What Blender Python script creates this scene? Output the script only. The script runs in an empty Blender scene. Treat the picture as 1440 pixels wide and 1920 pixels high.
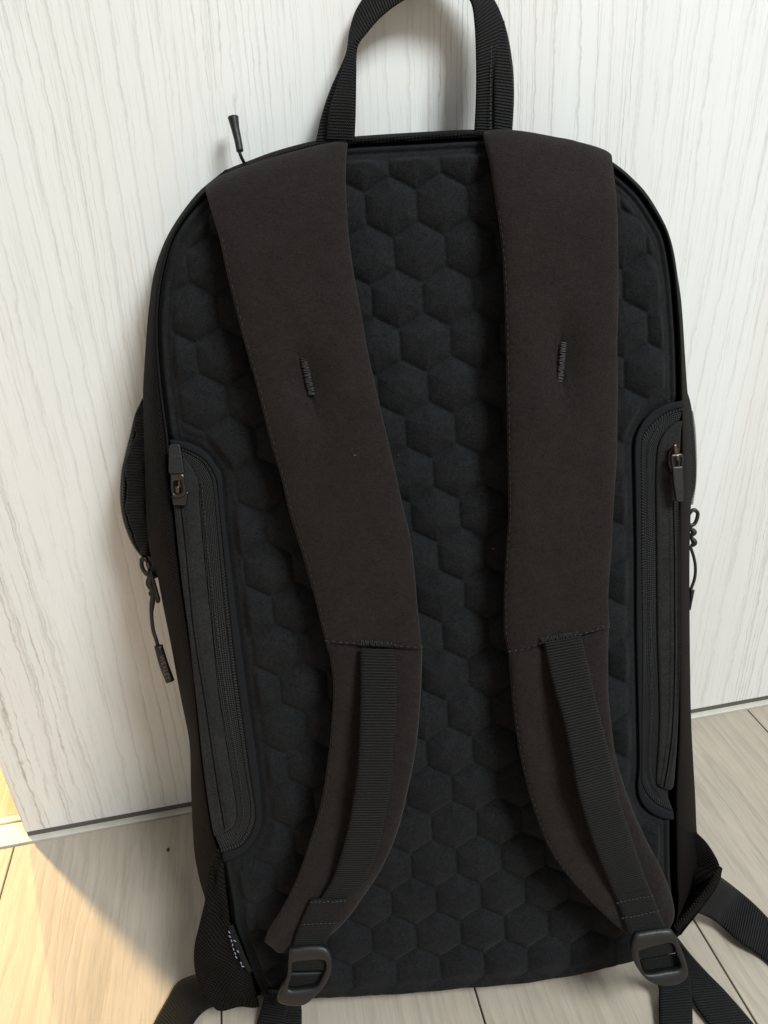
import bpy, bmesh, math, random
import numpy as np
from mathutils import Vector, Matrix
random.seed(7); np.random.seed(7)
S = bpy.context.scene
COL = S.collection

# ------------------------------------------------------------------ camera
R = np.array([[0.9795082743, -0.1970848760, -0.0414860486],
              [0.1272457816, 0.4459104735, 0.8859866594],
              [-0.1561155074, -0.8731101885, 0.4618512175]])      # rows: camera axes, columns: world axes
CAM = np.array([0.0, 0.0, 0.452])
cam = bpy.data.cameras.new("camera"); co = bpy.data.objects.new("camera", cam); COL.objects.link(co)
M = Matrix(R.T.tolist()).to_4x4(); M.translation = Vector(CAM); co.matrix_world = M
cam.sensor_fit = 'HORIZONTAL'; cam.sensor_width = 36; cam.lens = 35.0
cam.clip_start = 0.02; cam.clip_end = 50
S.camera = co
# ------------------------------------------------------------------ world, lamps, exposure
S.view_settings.view_transform = 'Standard'; S.view_settings.look = 'None'
S.view_settings.exposure = 0.0; S.view_settings.gamma = 1
W = bpy.data.worlds.new("World"); S.world = W; W.use_nodes = True
W.node_tree.nodes['Background'].inputs[0].default_value = (1.0, 0.985, 0.965, 1)
W.node_tree.nodes['Background'].inputs[1].default_value = 0.37

def lamp(name, kind, loc, target, energy, color, **kw):
    l = bpy.data.lights.new(name, kind); o = bpy.data.objects.new(name, l); COL.objects.link(o)
    o.location = loc
    o.rotation_euler = (Vector(target) - Vector(loc)).to_track_quat('-Z', 'Y').to_euler()
    l.energy = energy; l.color = color
    for k, v in kw.items(): setattr(l, k, v)
    return o
# big soft window up on the right, behind the camera
lamp("window_light", 'AREA', (1.05, -1.05, 2.1), (0.1, 0.35, 0.25), 74, (0.92, 0.985, 1.0), shape='RECTANGLE', size=0.8, size_y=0.7)
# low warm light coming round the edge of the door from the next room
lamp("low_sun_light", 'SPOT', (-0.2 - 0.622 * 3.0, 0.416 + 0.783 * 3.0, 1.55), (-0.2, 0.35, 0.0), 1150, (1.0, 0.66, 0.27), spot_size=0.5, spot_blend=0.3, shadow_soft_size=0.13)
lamp("low_sun_reflection_light", 'SPOT', (-0.2 - 0.30 * 3.0, 0.416 + 0.95 * 3.0, 1.35), (-0.25, 0.35, 0.0), 480, (1.0, 0.66, 0.27), spot_size=0.5, spot_blend=0.3, shadow_soft_size=0.03)

# ------------------------------------------------------------------ helpers
Q = np.array([[0.9917123692, 0.0332082114, -0.1241120118],
              [-0.1282027099, 0.3189786248, -0.9390509582],
              [0.0084048761, 0.9471799468, 0.3205924305]])        # columns: width, height, outward axis of the leaning pack
O = np.array([0.0760961, 0.2389052, 0.0012411])
CL = Q.T @ (CAM - O)
WALL_Y = 0.421

def tag(o, label=None, cat=None, group=None, kind=None):
    if label: o['label'] = label
    if cat: o['category'] = cat
    if group: o['group'] = group
    if kind: o['kind'] = kind
    return o

def A(px, py, w=0.0):
    """a traced point of the photograph, laid on the plane w metres in front of the pack's back panel (pack coordinates)"""
    d = Q.T @ (R.T @ np.array([px - 720.0, 960.0 - py, -1400.0]))
    return CL + d * ((w - CL[2]) / d[2])

def F(px, py, z=0.0):
    """a traced point lying z metres above the floor, in pack coordinates"""
    d = R.T @ np.array([px - 720.0, 960.0 - py, -1400.0])
    p = CAM + d * ((z - CAM[2]) / d[2])
    return Q.T @ (p - O)

def world(p): return O + Q @ p
def local(p): return Q.T @ (np.asarray(p) - O)

def clampz(P, z0=0.0015):
    P = np.array(P, float).copy()
    z = O[2] + P @ Q[2]
    low = z < z0
    P[low] += np.outer((z0 - z[low]) , Q[2])
    return P

def spline(pts, n):
    P = np.array(pts, float)
    if len(P) == 2:
        t = np.linspace(0, 1, n)[:, None]; return P[0] * (1 - t) + P[1] * t
    E = np.vstack([2 * P[0] - P[1], P, 2 * P[-1] - P[-2]])
    out = []
    for i in range(1, len(E) - 2):
        p0, p1, p2, p3 = E[i - 1], E[i], E[i + 1], E[i + 2]
        for t in np.linspace(0, 1, 14, endpoint=False):
            out.append(.5 * ((2 * p1) + (-p0 + p2) * t + (2 * p0 - 5 * p1 + 4 * p2 - p3) * t * t + (-p0 + 3 * p1 - 3 * p2 + p3) * t ** 3))
    out.append(P[-1]); out = np.array(out)
    s = np.r_[0, np.cumsum(np.linalg.norm(np.diff(out, axis=0), axis=1))]
    t = np.linspace(0, s[-1], n)
    return np.stack([np.interp(t, s, out[:, k]) for k in range(3)], 1)

def mesh(name, V, Fc, mat, parent=None, uv=None, smooth=True, local_to_pack=True):
    me = bpy.data.meshes.new(name)
    me.from_pydata([tuple(map(float, v)) for v in V], [], Fc)
    if uv is not None:
        l = me.uv_layers.new(name="uv"); vi = np.zeros(len(me.loops), int); me.loops.foreach_get('vertex_index', vi)
        l.data.foreach_set('uv', np.asarray(uv, float)[vi].ravel())
    if smooth: me.polygons.foreach_set('use_smooth', [True] * len(me.polygons))
    me.materials.append(mat)
    me.update()
    bm = bmesh.new(); bm.from_mesh(me); bmesh.ops.recalc_face_normals(bm, faces=bm.faces); bm.to_mesh(me); bm.free()
    o = bpy.data.objects.new(name, me); COL.objects.link(o)
    if parent is not None: o.parent = parent
    return o

def wf(tab):
    ys, ws = zip(*tab)
    return lambda y: float(np.interp(y, ys, ws))

def T3(pts, w):
    """trace list -> pack points.  w: number or function of the pixel row"""
    return [A(p[0], p[1], p[2] if len(p) > 2 else (w(p[1]) if callable(w) else w)) for p in pts]

def slab(name, L, Rr, thick, mat, parent, n=60, m=10, p=6.0, hf=None, zc=False, endround=0.0, flip=1):
    """closed band between two edge curves with a rounded cross-section of the given thickness"""
    L = spline(L, n); Rr = spline(Rr, n)
    c = (L + Rr) / 2; tan = np.gradient(c, axis=0)
    ac = Rr - L; wid = np.linalg.norm(ac, axis=1)
    arc = np.r_[0, np.cumsum(np.linalg.norm(np.diff(c, axis=0), axis=1))]
    N = np.cross(ac, tan); N /= np.linalg.norm(N, axis=1)[:, None] + 1e-12
    for i in range(1, n):
        if N[i] @ N[i - 1] < 0: N[i] = -N[i]
    if N[n // 2][2] * flip < 0: N = -N
    x = np.linspace(-1, 1, m + 1); x = np.sign(x) * (1 - (1 - np.abs(x)) ** 1.25)
    f = (1 - np.abs(x) ** p) ** (1 / 2.2 if p > 3 else .5)
    V = []; UV = []
    for i in range(n):
        e = 1.0
        if endround > 0:
            a = min(arc[i], arc[-1] - arc[i]) / endround
            e = math.sqrt(max(0.02, 1 - max(0, 1 - a) ** 2))
        ring = [(k, 1) for k in range(m + 1)] + [(k, -1) for k in range(m - 1, 0, -1)]
        for k, sg in ring:
            s = (x[k] + 1) / 2
            h = sg * thick / 2 * f[k] * e
            if hf is not None: h += hf(s, arc[i], arc[-1], sg) 
            V.append(L[i] + ac[i] * s + N[i] * h); UV.append((s * wid[i], arc[i]))
    mm = 2 * m
    Fc = [(i * mm + j, i * mm + (j + 1) % mm, (i + 1) * mm + (j + 1) % mm, (i + 1) * mm + j) for i in range(n - 1) for j in range(mm)]
    Fc.append(tuple(range(mm))); Fc.append(tuple((n - 1) * mm + j for j in range(mm)))
    V = np.array(V)
    if zc: V = clampz(V)
    return mesh(name, V, Fc, mat, parent, UV)

def tube(name, pts, rad, mat, parent, n=40, k=8):
    P = spline(pts, n); r = np.interp(np.linspace(0, 1, n), np.linspace(0, 1, len(rad)), rad) if hasattr(rad, '__len__') else np.full(n, rad)
    T = np.gradient(P, axis=0); T /= np.linalg.norm(T, axis=1)[:, None]
    up = np.array([0, 0, 1.0]); V = []
    for i in range(n):
        a = np.cross(T[i], up)
        if np.linalg.norm(a) < .05: a = np.cross(T[i], [1, 0, 0])
        a /= np.linalg.norm(a); b = np.cross(T[i], a)
        for j in range(k):
            t = 2 * math.pi * j / k; V.append(P[i] + r[i] * (a * math.cos(t) + b * math.sin(t)))
    Fc = [(i * k + j, i * k + (j + 1) % k, (i + 1) * k + (j + 1) % k, (i + 1) * k + j) for i in range(n - 1) for j in range(k)]
    Fc += [tuple(range(k)), tuple((n - 1) * k + j for j in range(k))]
    return mesh(name, V, Fc, mat, parent)

def bits(name, P, D, mat, parent, la=.0008, ra=.00025, N=None, stuff=True):
    """many tiny rounded bits (stitches, teeth): centres P, directions D"""
    V = []; Fc = []
    for i in range(len(P)):
        d = D[i] / (np.linalg.norm(D[i]) + 1e-12)
        n_ = np.array([0, 0, 1.0]) if N is None else N[i]
        a = np.cross(d, n_); a /= np.linalg.norm(a) + 1e-12; b = np.cross(a, d)
        o = len(V)
        for sx in (-1, -.55, .55, 1):
            rr = ra * (1 if abs(sx) < .9 else .35)
            for q in range(6):
                t = q * math.pi / 3; V.append(P[i] + d * la * sx + rr * (a * math.cos(t) + b * math.sin(t)))
        for r_ in range(3):
            for q in range(6): Fc.append((o + r_ * 6 + q, o + r_ * 6 + (q + 1) % 6, o + r_ * 6 + 6 + (q + 1) % 6, o + r_ * 6 + 6 + q))
        Fc.append(tuple(o + q for q in range(6))); Fc.append(tuple(o + 18 + q for q in range(6)))
    o = mesh(name, V, Fc, mat, parent)
    if stuff: o['kind'] = 'stuff'
    return o

def stitch_line(name, pts, mat, parent, pitch=.003, ln=.0011, r=.0003, jit=.00008):
    Ltot = np.linalg.norm(np.diff(spline(pts, 60), axis=0), axis=1).sum()
    n = max(3, int(Ltot / pitch)); P = spline(pts, n); D = np.gradient(P, axis=0)
    P = P + np.random.normal(0, jit, P.shape)
    return bits(name, P, D, mat, parent, ln, r)

def zigzag(name, a, b, width, mat, parent, pitch=.0007, r=.0003):
    a = np.array(a); b = np.array(b); d = b - a; Lg = np.linalg.norm(d); d /= Lg
    side = np.cross([0, 0, 1.0], d); n = int(Lg / pitch)
    P = []; D = []
    for i in range(n):
        P.append(a + d * (i + .5) * pitch + np.random.normal(0, .0001, 3)); D.append(side + d * random.uniform(-.35, .35))
    return bits(name, np.array(P), np.array(D), mat, parent, width / 2, r)

def ring(name, outer, inner, thick, mat, parent, n=72, k=10, bulge=0.0):
    """flat frame with a hole: outer and inner outlines as point lists (pack coordinates)"""
    def closed(P, n):
        P = np.array(P); E = np.vstack([P, P[:1]])
        s = spline(E, n * 4 + 1)[:-1]
        c = P.mean(0)
        return s, c
    o_, c = closed(outer, n); i_, ci = closed(inner, n)
    ex = np.array(outer[1]) - np.array(outer[0]); ex = np.array([1.0, 0, 0])
    ey = np.array([0, 1.0, 0])
    def byang(s):
        v = s - ci; a = np.arctan2(v @ ey, v @ ex); od = np.argsort(a); a = a[od]; s = s[od]
        a = np.r_[a - 2 * math.pi, a, a + 2 * math.pi]; s = np.vstack([s, s, s])
        t = np.linspace(-math.pi, math.pi, n, endpoint=False)
        return np.stack([np.interp(t, a, s[:, q]) for q in range(3)], 1)
    a_ = byang(o_); b_ = byang(i_)
    N = np.cross(np.array(outer[len(outer) // 3]) - c, np.array(outer[2 * len(outer) // 3]) - c); N /= np.linalg.norm(N)
    if N[2] < 0: N = -N
    V = []
    for i in range(n):
        for j in range(k):
            t = 2 * math.pi * j / k
            x = .5 - .5 * np.sign(math.cos(t)) * abs(math.cos(t)) ** .5
            h = np.sign(math.sin(t)) * abs(math.sin(t)) ** .5 * thick / 2
            V.append(a_[i] * (1 - x) + b_[i] * x + N * h)
    Fc = [(i * k + j, i * k + (j + 1) % k, ((i + 1) % n) * k + (j + 1) % k, ((i + 1) % n) * k + j) for i in range(n) for j in range(k)]
    return mesh(name, V, Fc, mat, parent)

def plate(name, pts, thick, mat, parent, bevel=.0004, sub=False):
    """solid plate with the outline pts (pack coordinates) extruded backwards and bevelled"""
    P = [np.array(p) for p in pts]; n = len(P)
    N = np.cross(P[n // 3] - P[0], P[2 * n // 3] - P[0]); N /= np.linalg.norm(N)
    if N[2] < 0: N = -N
    V = P + [p - N * thick for p in P]
    Fc = [tuple(range(n)), tuple(range(2 * n - 1, n - 1, -1))] + [(i, (i + 1) % n, n + (i + 1) % n, n + i) for i in range(n)]
    o = mesh(name, V, Fc, mat, parent, smooth=False)
    b = o.modifiers.new('bevel', 'BEVEL'); b.width = bevel; b.segments = 2; b.limit_method = 'ANGLE'
    return o

# ------------------------------------------------------------------ materials
KB = .55
class NT:
    def __init__(s, name):
        s.m = bpy.data.materials.new(name); s.m.use_nodes = True; s.t = s.m.node_tree; s.b = s.t.nodes['Principled BSDF']
    def n(s, typ, ins=None, **kw):
        x = s.t.nodes.new(typ)
        for k, v in kw.items(): setattr(x, k, v)
        for k, v in (ins or {}).items():
            if isinstance(v, bpy.types.NodeSocket): s.t.links.new(v, x.inputs[k])
            else: x.inputs[k].default_value = v
        return x
    def math(s, op, a, b=0.0, c=0.0, clamp=False):
        x = s.n('ShaderNodeMath', {0: a, 1: b, 2: c}, operation=op); x.use_clamp = clamp; return x.outputs[0]
    def mix(s, f, a, b):
        x = s.n('ShaderNodeMix', data_type='RGBA')
        for k, v in ((0, f), (6, a), (7, b)):
            if isinstance(v, bpy.types.NodeSocket): s.t.links.new(v, x.inputs[k])
            else: x.inputs[k].default_value = v
        return x.outputs[2]
    def map(s, src, sc, rot=(0, 0, 0), loc=(0, 0, 0)):
        return s.n('ShaderNodeMapping', {'Vector': src, 'Scale': sc, 'Rotation': rot, 'Location': loc}).outputs[0]
    def noise(s, v, sc, det=4, rough=.6, dist=0.0):
        return s.n('ShaderNodeTexNoise', {'Vector': v, 'Scale': sc, 'Detail': det, 'Roughness': rough, 'Distortion': dist}).outputs['Fac']
    def ramp(s, f, stops):
        r = s.n('ShaderNodeValToRGB', {'Fac': f}); e = r.color_ramp.elements
        while len(e) < len(stops): e.new(.5)
        for i, (p, c) in enumerate(stops):
            e[i].position = p; e[i].color = (c, c, c, 1) if not hasattr(c, '__len__') else (*c, 1)
        return r.outputs[0]
    def out(s, col=None, rough=None, bump=None, strength=.5, dist=.001, **kw):
        def setp(k, v):
            if isinstance(v, bpy.types.NodeSocket): s.t.links.new(v, s.b.inputs[k])
            else: s.b.inputs[k].default_value = v
        if col is not None: setp('Base Color', col if isinstance(col, bpy.types.NodeSocket) else (*col, 1))
        if rough is not None: setp('Roughness', rough)
        if bump is not None:
            x = s.n('ShaderNodeBump', {'Height': bump, 'Strength': strength, 'Distance': dist}); s.t.links.new(x.outputs[0], s.b.inputs['Normal'])
        for k, v in kw.items(): setp(k.replace('_', ' '), v)
        return s.m

def fuzzy(name, c, var=.5, sheen=.25, speck=1400, bump=.5, bd=.0006, spec=.15):
    g = NT(name); tc = g.n('ShaderNodeTexCoord').outputs['Object']
    a = g.noise(tc, speck, 3, .7); b = g.noise(tc, 60, 3, .6); c2 = g.noise(tc, 380, 2, .7)
    f = g.math('ADD', g.math('MULTIPLY', a, 1.3), g.math('ADD', g.math('MULTIPLY', b, .35), g.math('MULTIPLY', c2, .5)))
    f = g.math('MULTIPLY_ADD', g.math('SUBTRACT', f, 1.075), 1.9, .5, clamp=True)
    c = tuple(x * KB for x in c)
    lo = tuple(x * (1 - var) for x in c); hi = tuple(x * (1 + var) for x in c)
    col = g.mix(f, (*lo, 1), (*hi, 1))
    # a few pale lint specks
    v = g.n('ShaderNodeTexVoronoi', {'Vector': tc, 'Scale': 95, 'Randomness': 1.0}); 
    m = g.math('MULTIPLY', g.math('LESS_THAN', v.outputs['Distance'], .035), g.math('GREATER_THAN', g.noise(tc, 21, 1), .67))
    col = g.mix(m, col, (.16, .15, .14, 1))
    h = g.math('ADD', a, g.math('MULTIPLY', c2, .8))
    return g.out(col, .95, h, bump, bd, Sheen_Weight=sheen, Sheen_Roughness=.5, Specular_IOR_Level=spec)

def webbing(name, c, pitch=.0013, rib=.9, tw=.0011):
    c = tuple(x * KB for x in c); g = NT(name); uv = g.n('ShaderNodeTexCoord').outputs['UV']
    s = g.n('ShaderNodeSeparateXYZ', {0: uv}); x, y = s.outputs[0], s.outputs[1]
    wob = g.math('MULTIPLY', g.noise(uv, 300, 2), .0004)
    ry = g.math('SINE', g.math('MULTIPLY', g.math('ADD', y, wob), 2 * math.pi / pitch))
    row = g.math('FLOOR', g.math('MULTIPLY', y, 2 / pitch))
    rx = g.math('SINE', g.math('ADD', g.math('MULTIPLY', x, 2 * math.pi / tw), g.math('MULTIPLY', row, math.pi)))
    h = g.math('ADD', g.math('MULTIPLY', ry, rib), g.math('MULTIPLY', rx, 1 - rib))
    n = g.noise(uv, 900, 2, .7)
    f = g.math('ADD', g.math('MULTIPLY', h, .32), g.math('MULTIPLY', n, .9), clamp=True)
    col = g.mix(f, (c[0] * .15, c[1] * .15, c[2] * .15, 1), (c[0] * 3.2, c[1] * 3.2, c[2] * 3.2, 1))
    return g.out(col, .62, h, .9, .0005, Specular_IOR_Level=.1, Sheen_Weight=.02)

def weave(name, c, pitch=.0014, obj=True, diag=0.0, spec=.2):
    c = tuple(x * KB for x in c); g = NT(name); t = g.n('ShaderNodeTexCoord').outputs['UV']
    t = g.map(t, (1, 1, 1), (0, 0, diag))
    wob = g.n('ShaderNodeTexNoise', {'Vector': t, 'Scale': 250, 'Detail': 2}).outputs['Color']
    tt = g.n('ShaderNodeVectorMath', {0: t, 1: g.n('ShaderNodeVectorMath', {0: wob, 'Scale': .0007}, operation='SCALE').outputs[0]}, operation='ADD').outputs[0]
    s = g.n('ShaderNodeSeparateXYZ', {0: tt}); k = 2 * math.pi / pitch
    a = g.math('SINE', g.math('MULTIPLY', s.outputs[0], k)); b = g.math('SINE', g.math('MULTIPLY', s.outputs[1], k))
    h = g.math('MULTIPLY', a, b)
    n = g.noise(t, 1500, 2, .7)
    f = g.math('ADD', g.math('MULTIPLY', h, .38), g.math('MULTIPLY', n, .95), clamp=True)
    col = g.mix(f, (c[0] * .1, c[1] * .1, c[2] * .1, 1), (c[0] * 2.8, c[1] * 2.8, c[2] * 2.8, 1))
    return g.out(col, .65, h, .8, .0005, Specular_IOR_Level=spec, Sheen_Weight=.0)

def plain(name, c, rough=.5, metal=0.0, bumpsc=800, bs=.15, spec=.5):
    g = NT(name); tc = g.n('ShaderNodeTexCoord').outputs['Object']; n = g.noise(tc, bumpsc, 3)
    col = g.mix(g.noise(tc, 120, 3), (c[0] * .8, c[1] * .8, c[2] * .8, 1), (c[0] * 1.2, c[1] * 1.2, c[2] * 1.2, 1))
    return g.out(col, g.math('ADD', g.math('MULTIPLY', n, .25), rough - .12), n, bs, .0003, Metallic=metal, Specular_IOR_Level=spec)

m_foam = fuzzy('foam_fabric', (.0195, .0197, .0210), .52, .03, 1300, .5, spec=.08)
m_strap = fuzzy('strap_fabric', (.0248, .0198, .0184), .42, .06, 1300, .6, spec=.10)
m_web = webbing('webbing_nylon', (.0140, .0136, .0136), .0014)
m_web2 = webbing('webbing_plain', (.0130, .0126, .0127), .0013, .55)
m_gros = webbing('grosgrain_tape', (.012, .012, .0135), .0016, .9)
m_side = weave('side_woven_nylon', (.0110, .0095, .0090), .0021, spec=.04)
m_band = weave('edge_woven_band', (.0085, .0083, .0092), .0024, diag=.7, spec=.05)
m_tape = weave('zipper_tape_weave', (.024, .024, .0248), .0017, diag=.78, spec=.15)
m_binding = webbing('binding_tape', (.024, .0242, .025), .0016, .8)
m_coat = fuzzy('coated_zipper_cover', (.032, .0312, .031), .45, .04, 1200, .5, spec=.12)
m_rub = plain('rubber_flange', (.008, .0085, .010), .8, spec=.15)
m_plastic = plain('buckle_plastic', (.0055, .0054, .0053), .48, bs=.3)
m_metal = plain('black_metal', (.045, .04, .036), .3, .7, bs=.05)
m_bronze = plain('bronze_pin', (.13, .078, .05), .35, .8, bs=.05)
m_thread = plain('black_thread', (.006, .006, .006), .6)
m_thread2 = plain('grey_thread', (.017, .017, .018), .7)
m_tooth = plain('zipper_tooth_nylon', (.03, .03, .034), .3)
m_dark = plain('lining_black', (.002, .002, .002), .95, spec=.1)
m_label = plain('pale_label_print', (.20, .23, .31), .7)
m_letter = plain('grey_lettering', (.13, .095, .065), .6)
m_lint = plain('pale_lint', (.5, .47, .42), .9)

def door_wood():
    g = NT('white_ash_laminate'); tc = g.n('ShaderNodeTexCoord').outputs['Object']
    s = g.n('ShaderNodeSeparateXYZ', {0: tc}); x, z = s.outputs[0], s.outputs[2]
    v1 = g.map(tc, (1, 1, .07))
    big = g.noise(v1, 5, 2, .45)                     # slow bending of the rings
    v2 = g.map(tc, (1, 1, .10)); mid = g.noise(v2, 30, 2, .5)
    fine = g.noise(g.map(tc, (1, 1, .35)), 170, 3, .7)
    ring_ = g.math('ADD', g.math('MULTIPLY', x, 96.0), g.math('ADD', g.math('MULTIPLY', big, 22.0), g.math('ADD', g.math('MULTIPLY', mid, 1.6), g.math('MULTIPLY', fine, .45))))
    fr = g.math('FRACT', ring_)
    line = g.ramp(fr, [(0.0, 0.0), (.60, .0), (.76, .18), (.86, 1.0), (.91, .08), (1.0, 0.0)])
    # second, denser family of short pores
    r2 = g.math('FRACT', g.math('ADD', g.math('MULTIPLY', x, 290.0), g.math('ADD', g.math('MULTIPLY', big, 50.0), g.math('ADD', g.math('MULTIPLY', mid, 5.0), g.math('MULTIPLY', fine, 1.1)))))
    line2 = g.ramp(r2, [(0, 0), (.62, 0), (.8, 1), (.92, 0), (1, 0)])
    brk = g.ramp(g.noise(g.map(tc, (1, 1, .09)), 160, 3, .75), [(.40, 0), (.62, 1)])
    zone = g.ramp(g.noise(g.map(tc, (1, 1, .15)), 9, 2, .5), [(.38, .25), (.62, 1)])
    zone2 = g.ramp(g.noise(g.map(tc, (1, 1, .12), loc=(3, 0, 1)), 14, 2, .5), [(.42, 0), (.58, 1)])
    pores = g.ramp(g.noise(g.map(tc, (1, 1, .035)), 420, 3, .8), [(.55, 0), (.68, 1)])
    k = g.math('ADD', g.math('MULTIPLY', g.math('MULTIPLY', line, zone), .55), g.math('MULTIPLY', g.math('MULTIPLY', line2, brk), g.math('MULTIPLY', zone2, .75)))
    k = g.math('ADD', k, g.math('MULTIPLY', pores, .24), clamp=True)
    base = g.mix(g.noise(g.map(tc, (1, 1, .1)), 22, 3, .6), (.74, .745, .72, 1), (.82, .825, .805, 1))
    warm = g.mix(g.ramp(g.noise(g.map(tc, (1, 1, .1)), 10, 3), [(.45, 0), (.7, 1)]), base, (.76, .735, .70, 1))
    col = g.mix(k, warm, (.46, .435, .40, 1))
    return g.out(col, .42, g.math('MULTIPLY', k, -1.0), .35, .0006, Specular_IOR_Level=.35)
m_door = door_wood()

def floor_wood():
    g = NT('greige_oak_laminate'); t0 = g.n('ShaderNodeTexCoord').outputs['Object']
    rnd = g.n('ShaderNodeObjectInfo').outputs['Random']
    tc = g.n('ShaderNodeVectorMath', {0: t0, 1: g.n('ShaderNodeCombineXYZ', {0: g.math('MULTIPLY', rnd, 7.3), 1: g.math('MULTIPLY', rnd, 31.0)}).outputs[0]}, operation='ADD').outputs[0]
    x = g.n('ShaderNodeSeparateXYZ', {0: tc}).outputs[0]
    big = g.noise(g.map(tc, (1, .16, 1)), 9, 3, .55); mid = g.noise(g.map(tc, (1, .12, 1)), 40, 4, .65)
    r1 = g.math('FRACT', g.math('ADD', g.math('MULTIPLY', x, 55.0), g.math('ADD', g.math('MULTIPLY', big, 11.0), g.math('MULTIPLY', mid, 3.0))))
    l1 = g.ramp(r1, [(0, 0), (.4, .1), (.85, 1), (1, 0)])
    st = g.noise(g.map(tc, (1, .05, 1)), 260, 4, .75)
    streak = g.ramp(st, [(.42, 0), (.66, 1)])
    pore = g.ramp(g.noise(g.map(tc, (1, .035, 1)), 620, 3, .8), [(.50, 0), (.66, 1)])
    k = g.math('ADD', g.math('ADD', g.math('MULTIPLY', l1, .30), g.math('MULTIPLY', streak, .28)), g.math('MULTIPLY', pore, .28))
    k = g.math('ADD', k, g.math('MULTIPLY', g.math('SUBTRACT', mid, .5), .6), clamp=True)
    base = g.mix(g.noise(g.map(tc, (1, .2, 1)), 16, 2), (.405, .345, .27, 1), (.465, .412, .34, 1))
    col = g.mix(k, base, (.27, .235, .192, 1))
    kn = g.n('ShaderNodeTexVoronoi', {'Vector': g.map(tc, (1, .45, 1)), 'Scale': 17}).outputs['Distance']
    knot = g.math('MULTIPLY', g.ramp(kn, [(0, 1), (.06, .5), (.13, 0)]), g.math('GREATER_THAN', g.noise(tc, 6, 1), .52))
    col = g.mix(g.math('MULTIPLY', knot, .45), col, (.22, .16, .12, 1))
    return g.out(col, g.math('ADD', .42, g.math('MULTIPLY', mid, .15)), g.math('ADD', g.math('MULTIPLY', st, -.6), g.math('MULTIPLY', l1, -.25)), .35, .0008, Specular_IOR_Level=.35)
m_floor = floor_wood()
m_seam = plain('dark_seam_core', (.07, .05, .035), .9)
m_gap_shade = plain('grey_gap_shade', (.10, .09, .078), .8)  # shade of the gap under the door, as a grey-brown colour
m_sill = plain('sill_strip', (.60, .57, .50), .45, bs=.05)

# ------------------------------------------------------------------ the setting
def box_mesh(name, x0, x1, y0, y1, z0, z1, mat, bev=0.0):
    bm = bmesh.new()
    bmesh.ops.create_cube(bm, size=1)
    for v in bm.verts: v.co = Vector(((x0 + x1) / 2 + v.co.x * (x1 - x0), (y0 + y1) / 2 + v.co.y * (y1 - y0), (z0 + z1) / 2 + v.co.z * (z1 - z0)))
    if bev: bmesh.ops.bevel(bm, geom=bm.edges[:], offset=bev, segments=2, affect='EDGES', profile=.5)
    me = bpy.data.meshes.new(name); bm.to_mesh(me); bm.free(); me.materials.append(mat)
    return me
def link(name, me, parent=None, loc=(0, 0, 0)):
    o = bpy.data.objects.new(name, me); COL.objects.link(o); o.location = loc
    if parent is not None: o.parent = parent
    return o

floor = link('floor', box_mesh('floor', -3, 3, -3, 3.4, -.03, -.009, m_seam)); tag(floor, kind='structure')
PW = .1465
pm = box_mesh('floor_plank', .0005, PW - .0005, -1.6, .4160, -.0088, 0, m_floor, .0005)
for i in range(-10, 12):
    link('floor_plank', pm, floor, (-.2081 + PW * i, 0, 0))
pm2 = box_mesh('floor_plank', -2.2, 2.2, .0004, PW - .0004, -.0088, 0, m_floor, .0005)
mback = m_floor
for i in range(0, 14):
    o = link('floor_plank', pm2, floor, (0, .4452 + PW * i, 0))

sill = link('door_sill', box_mesh('door_sill', -1.6, 2.3, .4168, .4366, -.008, .0012, m_sill, .0004))
tag(sill, 'thin pale threshold strip on the floor under the white wood-grain door', 'threshold')
link('sill_lip', box_mesh('sill_lip', -1.6, 2.3, .4386, .4446, -.008, .0012, m_sill, .0004), sill)

gap_shade_strip = box_mesh('gap_shade_strip', -.1995, 2.2, .4216, .428, .0014, .0062, m_gap_shade)  # dark strip added in place of the shade under the door
door = link('wood_grain_door', box_mesh('wood_grain_door', -.2003, 2.2, WALL_Y, WALL_Y + .034, .0058, 2.0, m_door, .0009))
tag(door, 'white wood-grain laminate door standing behind the leaning backpack', 'door')
link('gap_shade_strip', gap_shade_strip, door)

crumb = bpy.data.meshes.new('crumb'); bm = bmesh.new(); bmesh.ops.create_icosphere(bm, subdivisions=2, radius=.0011)
for v in bm.verts: v.co.y *= 1.5; v.co.z *= .5; v.co += Vector(np.random.normal(0, .00008, 3))
bm.to_mesh(crumb); bm.free(); crumb.materials.append(m_seam)
tag(link('crumb', crumb, None, (-.0982, .3868, .0005)), 'tiny dark crumb on the shaded floor left of the backpack', 'crumb')

# ------------------------------------------------------------------ the backpack
pack = bpy.data.objects.new('backpack', None); COL.objects.link(pack); pack.empty_display_size = .05
Mx = Matrix(Q.tolist()).to_4x4(); Mx.translation = Vector(O); pack.matrix_world = Mx
tag(pack, 'black backpack leaning on the white door, straps and honeycomb back panel facing out', 'backpack')

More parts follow.
